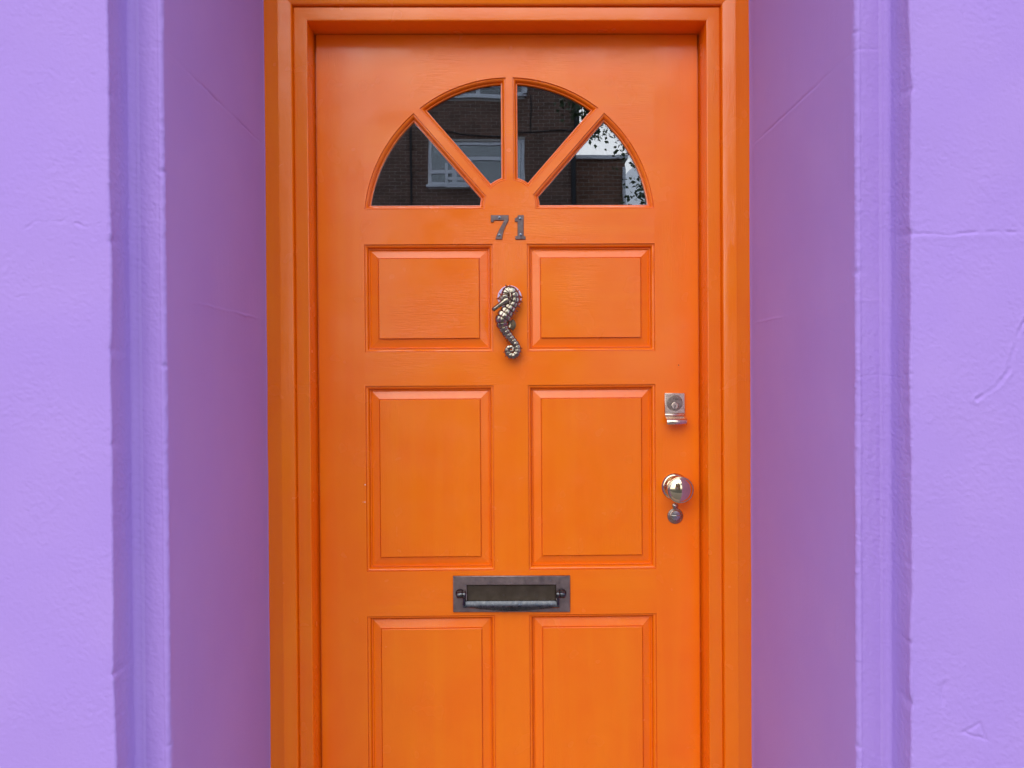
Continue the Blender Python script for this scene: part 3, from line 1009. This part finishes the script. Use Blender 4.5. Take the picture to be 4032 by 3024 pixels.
eb.lathe([(0.026, 44 * SK), (0.0335, 42 * SK), (0.035, 36 * SK), (0.0345, 29 * SK), (0.0325, 26 * SK), (0.0325, 22 * SK), (0.036, 20 * SK), (0.0375, 13 * SK), (0.038, 4 * SK)], (ex, 0, ez), 'y', 24)
eb.build('eye', M['steelcap'], seahorse, True, 50)
db = MB()
db.lathe([(0, 0.0259), (0.0018, 0.0259), (0.0024, 0.0252), (0.0024, 0.001)], (SX, 0, SZ), 'y', 64)
db.build('backplate', M['disc'], seahorse, True, 30, 'round pale lilac disc behind the seahorse head')

# ---------------------------------------------------------------- letter plate
pl = outline('letter_plate', pts_mm([(-124.6, -427), (128, -428.6), (127.8, -507.4), (-124.8, -505)]), [pts_mm([(-95, -446.6), (97.6, -447.9), (97.4, -483.6), (-95.2, -482.4)])],
             -0.0055, 0.0055, M['bronze'], door, 0.0012, 'dark bronze letter plate with knocker handle')
fl = loops('flap', dense(pts_mm([(-96.4, -484.6), (98.8, -485.6), (99, -446.4), (-96.4, -445.2)]), 0.02), [(0.0002, -0.0004), (0.0030, -0.0006), (0.0036, -0.0018), (0.0035, -0.0022), (0.006, -0.0018)], M['bronze_dark'], pl, True, 0.00003, 3)
hb = MB()
vv, ff = [], []
N = 61
sec_n = 9
for i in range(N):
    t = i / (N - 1)
    x = -0.1032 + 0.2068 * t
    u = 2 * t - 1
    drop = 7.4 * max(0, (math.cos(u * math.pi) + 1) / 2) ** 0.8
    zb_ = -492.4 - drop - 1.2 * t
    sl = -1.6 * t
    thick = 1.0
    secp = [(-479.6, 5.0), (-480.2, 9.5), (-482.2, 11.0), (-484.0, 11.6), (-488.8, 16.8), (-490.4, 18.6), (-491.4, 18.4), (zb_, 15.6), (zb_ + 0.6, 5.0)]
    for z_, y_ in secp:
        vv.append((x, -y_ / 1000, CZ + (z_ + sl * 0.8) / 1000))
for i in range(N - 1):
    for j in range(sec_n):
        j2 = (j + 1) % sec_n
        ff.append((i * sec_n + j, i * sec_n + j2, (i + 1) * sec_n + j2, (i + 1) * sec_n + j))
ff += [tuple(range(sec_n)), tuple((N - 1) * sec_n + j for j in range(sec_n))]
hb.add(vv, ff)
for sx, zz in ((-1, -464.6), (1, -466.4)):
    xa = -0.1002 if sx < 0 else 0.1008
    hb.tube([(xa - sx * 0.0006, -0.0145, CZ + (zz - 4) / 1000), (xa, -0.0150, CZ + (zz - 14) / 1000), (xa + sx * 0.0004, -0.0145, CZ + (zz - 22) / 1000), (xa + sx * 0.0003, -0.0125, CZ + (zz - 27.5) / 1000)], [0.0028, 0.0027, 0.0030, 0.0026], 8)
    hb.lathe([(-0.0045, 0.0062), (-0.0030, 0.0080), (0.0020, 0.0082), (0.0040, 0.0070)], (xa, -0.0150, CZ + zz / 1000), 'x', 24)
hb.build('handle', M['bronze_worn'], pl, True, 32)
for sx, zz in ((-1, -464.6), (1, -466.4)):
    lb = MB()
    xa = -0.1002 if sx < 0 else 0.1008
    lb.lathe([(0.0046, 0.0055), (0.0052, 0.0074), (0.0140, 0.0076), (0.0156, 0.0066), (0.0162, 0.004)] if sx > 0 else [(-0.0162, 0.004), (-0.0156, 0.0066), (-0.0140, 0.0076), (-0.0052, 0.0074), (-0.0046, 0.0055)],
             (xa, -0.0146, CZ + zz / 1000), 'x', 24)
    lb.lathe([(0.005, 0.0105), (0.0075, 0.0090), (0.011, 0.0066)], (xa + sx * 0.0090, 0, CZ + zz / 1000), 'y', 24)
    lb.build('pivot_lug', M['bronze_worn'], pl, True, 40)

# ---------------------------------------------------------------- cylinder pull
px0, px1 = 0.3346, 0.3774
pull = outline('cylinder_pull', [(px0, CZ - 0.0355), (px1, CZ - 0.0358), (px1 + 0.0004, CZ - 0.0792), (px0 + 0.0004, CZ - 0.0792)], [], -0.0085, 0.0085, M['brass'], door, 0.0006,
               'square satin brass lock pull with curved lip')
prof = [(-78.6, 6.5), (-80.2, 8.6), (-82.6, 9.3), (-85.4, 12.2), (-87.6, 17.0), (-89.2, 22.0), (-90.6, 25.4), (-93.0, 27.9), (-96.2, 29.0), (-99.4, 28.9), (-101.6, 28.0), (-102.6, 26.6),
        (-101.8, 25.6), (-99.0, 26.2), (-96.4, 26.2), (-94.0, 25.2), (-92.4, 22.0), (-90.6, 16.0), (-87.6, 10.4), (-83.6, 6.6), (-79.0, 3.5)]
vv, ff = [], []
xs = [px0 + 0.0004, px0 + 0.0009, (px0 + px1) / 2, px1 - 0.0001, px1 + 0.0004]
for i, x in enumerate(xs):
    e = 0.0005 if i in (0, 4) else 0
    for z_, y_ in prof:
        vv.append((x, -y_ / 1000 + e * 0.6, CZ + z_ / 1000 + e * 0.2))
m_ = len(prof)
for i in range(len(xs) - 1):
    for j in range(m_):
        j2 = (j + 1) % m_
        ff.append((i * m_ + j, i * m_ + j2, (i + 1) * m_ + j2, (i + 1) * m_ + j))
ff += [tuple(range(m_)), tuple((len(xs) - 1) * m_ + j for j in range(m_))]
mesh('lip', vv, ff, M['brass'], pull, True, 50)
cb = MB()
CX_, CZ_ = 0.3558, CZ - 0.0566
cb.lathe([(0.0083, 0.0171), (0.00856, 0.0171), (0.00856, 0.0166)], (CX_, 0, CZ_), 'y', 56, 1)
cb.lathe([(0.0083, 0.0166), (0.0094, 0.0165), (0.0097, 0.0160), (0.0098, 0.0081)], (CX_, 0, CZ_), 'y', 56, 0)
cyl = cb.build('lock_cylinder', [M['escut'], M['groove']], pull)
cb = MB()
cb.lathe([(0.0095, 0.0081), (0.00985, 0.0081), (0.00985, 0.0074)], (0.3560, 0, CZ - 0.0627), 'y', 40, 1)
cb.lathe([(0.0095, 0.0074), (0.0104, 0.0073), (0.0106, 0.0068), (0.0106, 0.0005)], (0.3560, 0, CZ - 0.0627), 'y', 40, 0)
cb.build('plug', [M['brass'], M['groove']], pull)
kx, kz = 0.3562, CZ - 0.0630
outline('keyway', [(kx + a / 1000, kz + c / 1000) for a, c in [(-0.8, 2.6), (0.5, 2.6), (0.5, 0.2), (1.2, -0.6), (1.2, -1.6), (0.2, -2.2), (0.6, -3.4), (0.2, -6.2), (-1.2, -6.2), (-1.2, -3.6), (-1.8, -2.8), (-1.0, -1.2), (-0.9, 0.4)]],
        [], -0.01075, 0.0004, M['black'], pull)
tc = bpy.data.curves.new('engraving', 'FONT')
tc.body = 'Yale'
tc.size = 0.0072
tc.align_x = 'CENTER'
tc.extrude = 0.00006
to = bpy.data.objects.new('tmp', tc)
COL.objects.link(to)
dg = bpy.context.evaluated_depsgraph_get()
me = bpy.data.meshes.new_from_object(to.evaluated_get(dg))
bpy.data.objects.remove(to)
co = np.empty(len(me.vertices) * 3)
me.vertices.foreach_get('co', co)
co = co.reshape(-1, 3)
me.vertices.foreach_set('co', np.stack([co[:, 0] + 0.3575, -0.00988 - co[:, 2], co[:, 1] + CZ - 0.0505], 1).ravel())
me.materials.clear()
finish('engraving', me, M['groove'], pull)

# ---------------------------------------------------------------- door knob
kb = MB()
KX, KZ = 0.3572, CZ - 0.2386
kb.lathe([(0, 0.0292), (0.0022, 0.0295), (0.0034, 0.0288), (0.0048, 0.0268), (0.0060, 0.0255), (0.0062, 0.0235), (0.0050, 0.0215), (0.0048, 0.0190), (0.0066, 0.0155), (0.0105, 0.0128), (0.0150, 0.0112), (0.0165, 0.0108)], (KX, 0, KZ), 'y', 64)
rose = kb.build('knob_rose', M['knob'], door, True, 50, 'round polished brass rose behind the knob')
screw(0.3356, CZ - 0.2352, -0.0046, 0.0030, 0.6, M['bright'], rose, True, 0.0010)
kb = MB()
KX2, KZ2 = 0.3592, CZ - 0.2392
kb.lathe([(0.010, 0.0102), (0.020, 0.0098), (0.0245, 0.0112), (0.028, 0.0150), (0.0315, 0.0205), (0.0355, 0.0252), (0.0395, 0.0277), (0.0430, 0.0284), (0.0458, 0.0284), (0.0470, 0.0277), (0.0474, 0.0266), (0.0470, 0.0258), (0.0474, 0.0250), (0.0486, 0.0238), (0.0502, 0.0214), (0.0518, 0.0178), (0.0530, 0.0138), (0.0538, 0.0096), (0.0543, 0.0054), (0.0545, 0.0020), (0.05452, 0.0004)], (KX2 - 0.0005, 0, KZ2), 'y', 72)
kb.build('door_knob', M['knob'], door, True, 60, 'round polished brass door knob')

# ---------------------------------------------------------------- swinging keyhole cover
eb = MB()
EX, EZ = 0.3574, CZ - 0.3022
eb.lathe([(0, 0.0168), (0.0016, 0.0170), (0.0030, 0.0160), (0.0036, 0.0148), (0.0034, 0.0138), (0.0044, 0.0128), (0.0052, 0.0112), (0.0054, 0.001)], (EX, 0, EZ), 'y', 48)
eb.box((EX - 0.0042, -0.0030, EZ + 0.0120), (EX + 0.0042, 0.0, EZ + 0.0220))
eb.lathe([(0, 0.0060), (0.0030, 0.0060), (0.0038, 0.0050), (0.0040, 0.001)], (EX, 0, EZ + 0.0222), 'y', 28)
esc = eb.build('keyhole_cover', M['escut'], door, True, 40, 'round dull brass keyhole cover hanging from a pin')
eb = MB()
eb.lathe([(0.0050, 0.0107), (0.0064, 0.0106), (0.0071, 0.0101), (0.0074, 0.0080), (0.0076, 0.004), (0.00765, 0.0006)], (EX - 0.0004, 0, EZ + 0.0016), 'y', 40)
eb.tube([(EX - 0.0098, -0.0074, EZ + 0.0026), (EX - 0.005, -0.0090, EZ + 0.0021), (EX, -0.0094, EZ + 0.0019), (EX + 0.005, -0.0090, EZ + 0.0021), (EX + 0.0090, -0.0074, EZ + 0.0026)], [0.0003, 0.0009, 0.0010, 0.0009, 0.0003], 8)
eb.build('cap', M['steelcap'], esc, True, 40)
screw(EX, EZ + 0.0224, -0.0038, 0.0027, 0.3, M['bright'], esc, False, 0.0012)

# ================================================================ across the street, seen mirrored in the glass
far = thing('brick_house', 'brown brick house across the street with white windows, mirrored in door glass', 'house', (-3.0, -15.0, 0))
FY = -15.0
rnd = random.Random(5)
bx0, bx1, bz0, bz1 = -3.15, 1.62, 4.80, 7.84
wins = [(-1.523, 0.478, 5.56, 6.55), (-1.523, 0.478, 7.48, 7.8)]
b = MB()
def holed(b_, x0, x1, z0, z1, y, holes):
    xs = sorted({x0, x1, *[h[0] for h in holes], *[h[1] for h in holes]})
    zs = sorted({z0, z1, *[h[2] for h in holes], *[h[3] for h in holes]})
    for a, c in zip(xs[:-1], xs[1:]):
        for d, e in zip(zs[:-1], zs[1:]):
            if any(h[0] <= (a + c) / 2 <= h[1] and h[2] <= (d + e) / 2 <= h[3] for h in holes):
                continue
            b_.add([(a, y, d), (c, y, d), (c, y, e), (a, y, e)], [(0, 1, 2, 3)])
low = [(-2.9, -1.9, 0.2, 2.3), (-1.4, 0.5, 1.0, 2.6)]
holed(b, -3.35, 1.62, 0, 7.9, FY, wins + low + [(bx0, bx1, bz0, bz1)])
b.build('wall', M['brickflat'], far)
b = MB(); holed(b, bx0, bx1, bz0, bz1, FY - 0.008, wins); b.build('mortar_bed', M['mortar'], far)
for gx_ in (1.62, -3.35):
    b = MB(); b.add([(gx_, FY, 0), (gx_, FY - 7, 0), (gx_, FY - 7, 7.9), (gx_, FY, 7.9)], [(0, 1, 2, 3)]); b.build('gable_wall', M['brickflat'], far)
b = MB(); b.box((-3.45, FY - 7, 7.9), (1.75, FY + 0.12, 8.0)); b.build('roof', M['slate'], far)
bm_ = MB(); bm_.box((-0.1075, -0.009, 0.005), (0.1075, 0.0, 0.070))
brick_me = bpy.data.meshes.new('brick')
brick_me.from_pydata(bm_.v, [], bm_.f)
brick_me.materials.append(M['brick'])
lst = []
nrow = int((bz1 - bz0) / 0.075)
for rrow in range(nrow):
    z = bz0 + rrow * 0.075
    off = 0.1125 if rrow % 2 else 0.0
    x = bx0 + off
    while x < bx1 + 0.05:
        a_, c_ = max(x - 0.1075, bx0), min(x + 0.1075, bx1 - 0.003)
        skip = False
        for w in wins:
            if w[2] - 0.05 < z + 0.04 < w[3] + 0.03:
                if w[0] - 0.004 <= x <= w[1] + 0.004:
                    if a_ < w[0] - 0.03:
                        c_ = w[0] - 0.004
                    elif c_ > w[1] + 0.03:
                        a_ = w[1] + 0.004
                    else:
                        skip = True
                else:
                    if x < w[0]:
                        c_ = min(c_, w[0] - 0.004)
                    else:
                        a_ = max(a_, w[1] + 0.004)
        if not skip and c_ - a_ > 0.02:
            lst.append((x, z, a_, c_))
        x += 0.225
def shown(p):                                        # bricks that the left pane and the right pane mirror come first
    x, z, a_, c_ = p
    if c_ - a_ < 0.214:
        return 2
    return 0 if (x < -0.9 and 5.1 < z < 6.9) else 1
lst.sort(key=lambda p: (shown(p), p[1]))
for i, (x, z, a_, c_) in enumerate(lst[:300]):
    o = bpy.data.objects.new('brick', brick_me)
    COL.objects.link(o)
    o.parent = far
    o.location = Vector((x, FY + rnd.uniform(-0.002, 0.003), z)) - far.location
b = MB()
for (x, z, a_, c_) in lst[300:]:
    e = rnd.uniform(-0.002, 0.003)
    b.box((a_, FY - 0.009 + e, z + 0.005), (c_, FY + e, z + 0.070))
o = b.build('brickwork', M['brick'], far)
o['kind'] = 'stuff'


def window(x0, x1, z0, z1, bars_x, bars_z, y=FY):
    b_ = MB()
    t = 0.065
    yb, yf = y - 0.09, y - 0.03
    b_.box((x0, yb, z0), (x0 + t, yf, z1)); b_.box((x1 - t, yb, z0), (x1, yf, z1))
    b_.box((x0 + t, yb, z1 - t), (x1 - t, yf - 0.001, z1)); b_.box((x0 + t, yb, z0), (x1 - t, yf - 0.001, z0 + t))
    for x in bars_x:
        b_.box((x - 0.045, yb, z0 + t), (x + 0.045, yf - 0.004, z1 - t))
    for a, c, z in bars_z:
        b_.box((a, yb + 0.002, z - 0.04), (c, yf + 0.002, z + 0.04))
    w = b_.build('window', M['white'], far)
    b_ = MB(); b_.box((x0 + t * 0.5, yb + 0.02, z0 + t * 0.5), (x1 - t * 0.5, yb + 0.03, z1 - t * 0.5)); b_.build('pane', M['wglass'], w)
    b_ = MB(); b_.box((x0 - 0.05, y - 0.1, z0 - 0.05), (x1 + 0.05, y + 0.06, z0 - 0.001)); b_.build('sill', M['white'], w)
    b_ = MB(); b_.add([(x0, y - 0.9, z0), (x1, y - 0.9, z0), (x1, y - 0.9, z1), (x0, y - 0.9, z1), (x0, y - 0.1, z0), (x1, y - 0.1, z0), (x1, y - 0.1, z1), (x0, y - 0.1, z1)],
                      [(0, 1, 2, 3), (0, 1, 5, 4), (1, 2, 6, 5), (2, 3, 7, 6), (3, 0, 4, 7)]); b_.build('room', M['interior'], w)
    return w


w = window(-1.523, 0.478, 5.56, 6.55, (-0.97, 0.35), ((-0.93, 0.31, 6.18), (-1.46, -1.01, 5.85)))
# the casement that stands open below
b = MB()
for (a, c) in (((-1.12, FY + 0.02, 5.60), (-1.07, FY + 0.30, 5.66)), ((-0.62, FY + 0.02, 5.42), (-0.57, FY + 0.30, 5.48))):
    b.box(a, c)
b.box((-1.14, FY + 0.24, 5.44), (-1.08, FY + 0.28, 5.96)); b.box((-0.64, FY + 0.24, 5.44), (-0.58, FY + 0.28, 5.66)); b.box((-1.08, FY + 0.241, 5.60), (-0.64, FY + 0.279, 5.66))
b.box((-1.08, FY + 0.241, 5.44), (-0.64, FY + 0.279, 5.49))
b.build('open_casement', M['white'], w)
window(-1.523, 0.478, 7.52, 7.8, (-0.5,), ())
for q in low:
    window(*q, ((q[0] + q[1]) / 2,), ())
b = MB(); b.tube([(-1.905, FY + 0.05, 4.6), (-1.905, FY + 0.05, 7.4)], 0.022, 8); b.build('cable_conduit', M['pipe'], far)
b = MB(); b.tube([(1.60, FY + 0.07, 0.1), (1.60, FY + 0.07, 7.9)], 0.055, 10); b.build('downpipe', M['pipe'], far)
b = MB(); b.tube([(-1.6 + 3.2 * t, FY + 0.03, 6.70 + 0.03 * math.sin(t * 9) - (0.03 if 0.2 < t < 0.5 else 0)) for t in np.linspace(0, 1, 24)], 0.014, 6); b.build('cable', M['pipe'], far)
b = MB(); b.tube([(0.62, FY + 0.03, 6.7), (0.62, FY + 0.03, 7.5)], 0.013, 6); b.build('cable', M['pipe'], far)
b = MB(); b.box((0.44, FY + 0.01, 7.50), (0.53, FY + 0.14, 7.70)); b.build('junction_box', M['white'], far)

nb = thing('flat_roofed_building', 'lower dark brick building with white fascia beside the brick house across the street', 'building', (2.2, -16, 0))
b = MB(); b.box((1.70, FY - 6, 0), (2.80, FY - 0.35, 6.28)); b.build('wall', M['brickflat'], nb)
b = MB(); b.box((1.66, FY - 6.05, 6.281), (2.86, FY - 0.28, 6.36)); b.build('fascia', M['white'], nb)
b = MB(); b.tube([(2.77, FY - 0.29, 0.1), (2.77, FY - 0.29, 6.1)], 0.035, 8); b.build('downpipe', M['white'], nb)

# street tree whose leaves hang into the mirrored sky
tree = thing('street_tree', 'leafy green tree on the far pavement, mirrored in the right glass panes', 'tree', (4.3, -12.2, 0))
b = MB()
b.tube([(4.3, -12.2, 0), (4.33, -12.2, 1.2), (4.25, -12.15, 2.5), (4.2, -12.0, 3.7), (4.15, -11.8, 5.2), (4.2, -11.6, 7.0)], [0.19, 0.15, 0.13, 0.11, 0.07, 0.02], 10)
limbs = [((4.25, -12.1, 3.2), (3.2, -11.2, 4.8), (2.2, -10.2, 5.3)), ((4.2, -12, 3.8), (3.3, -10.9, 5.6), (1.3, -10.1, 5.7)), ((4.25, -12.1, 3.0), (3.1, -11.0, 4.0), (2.3, -10.1, 4.3)),
         ((4.2, -12.0, 4.0), (5.2, -11.6, 5.2), (6.2, -11.8, 6.0)), ((4.2, -12, 3.4), (5.0, -12.6, 4.6), (5.9, -13, 5.0)), ((4.2, -11.9, 4.6), (4.0, -10.6, 6.0), (3.8, -9.9, 6.8))]
tips = []
for l in limbs:
    P = crom([(*q,) for q in l], 8)
    b.tube([tuple(q) for q in P], [0.06 * (1 - i / len(P)) + 0.008 for i in range(len(P))], 7)
    tips.append(P)
b.build('trunk', M['bark'], tree, True, 40)
rnd = random.Random(21)
centres = []
for P in tips:
    for i in range(len(P) // 2, len(P)):
        for _ in range(2):
            centres.append((Vector(P[i]) + Vector((rnd.gauss(0, .12), rnd.gauss(0, .15), rnd.gauss(0, .12))), rnd.uniform(.12, .26), 26))
for _ in range(210):
    u = Vector((rnd.gauss(0, 1), rnd.gauss(0, 1), rnd.gauss(0, 1))).normalized() * rnd.uniform(.35, 1) ** .5
    p = Vector((4.6 + u.x * 1.9, -12.0 + u.y * 1.7, 5.6 + u.z * 2.0))
    centres.append((p, rnd.uniform(.2, .4), 34))
for (x, z, n_) in ((1.25, 5.42, 60), (1.33, 5.32, 60), (1.2, 5.5, 50), (1.4, 5.3, 40), (0.95, 5.55, 30), (1.15, 5.42, 30), (1.28, 5.25, 26), (1.45, 5.16, 24), (1.52, 5.22, 24), (1.62, 5.12, 14), (1.72, 4.96, 8), (1.86, 4.9, 12), (1.95, 4.83, 9), (2.05, 4.45, 10), (2.12, 4.3, 14), (2.2, 4.15, 12), (2.2, 4.4, 12)):
    centres.append((Vector((x + .05, -10.0 + rnd.uniform(-.1, .1), z)), 0.10, n_))
b = MB()
for c, rad, n_ in centres:
    for _ in range(n_):
        p = c + Vector((rnd.gauss(0, rad), rnd.gauss(0, rad), rnd.gauss(0, rad * .8)))
        d = Vector((rnd.gauss(0, 1), rnd.gauss(0, 1), rnd.gauss(-.5, .6))).normalized()
        e = d.orthogonal().normalized()
        e.rotate(Matrix.Rotation(rnd.uniform(0, 6.28), 3, d))
        nn = d.cross(e)
        L = rnd.uniform(.06, .10)
        W2 = L * 0.33
        b.add([p, p + d * L * .4 + e * W2 - nn * .008, p + d * L, p + d * L * .4 - e * W2 - nn * .008], [(0, 1, 2), (0, 2, 3)])
b.build('crown', M['leaf'], tree)
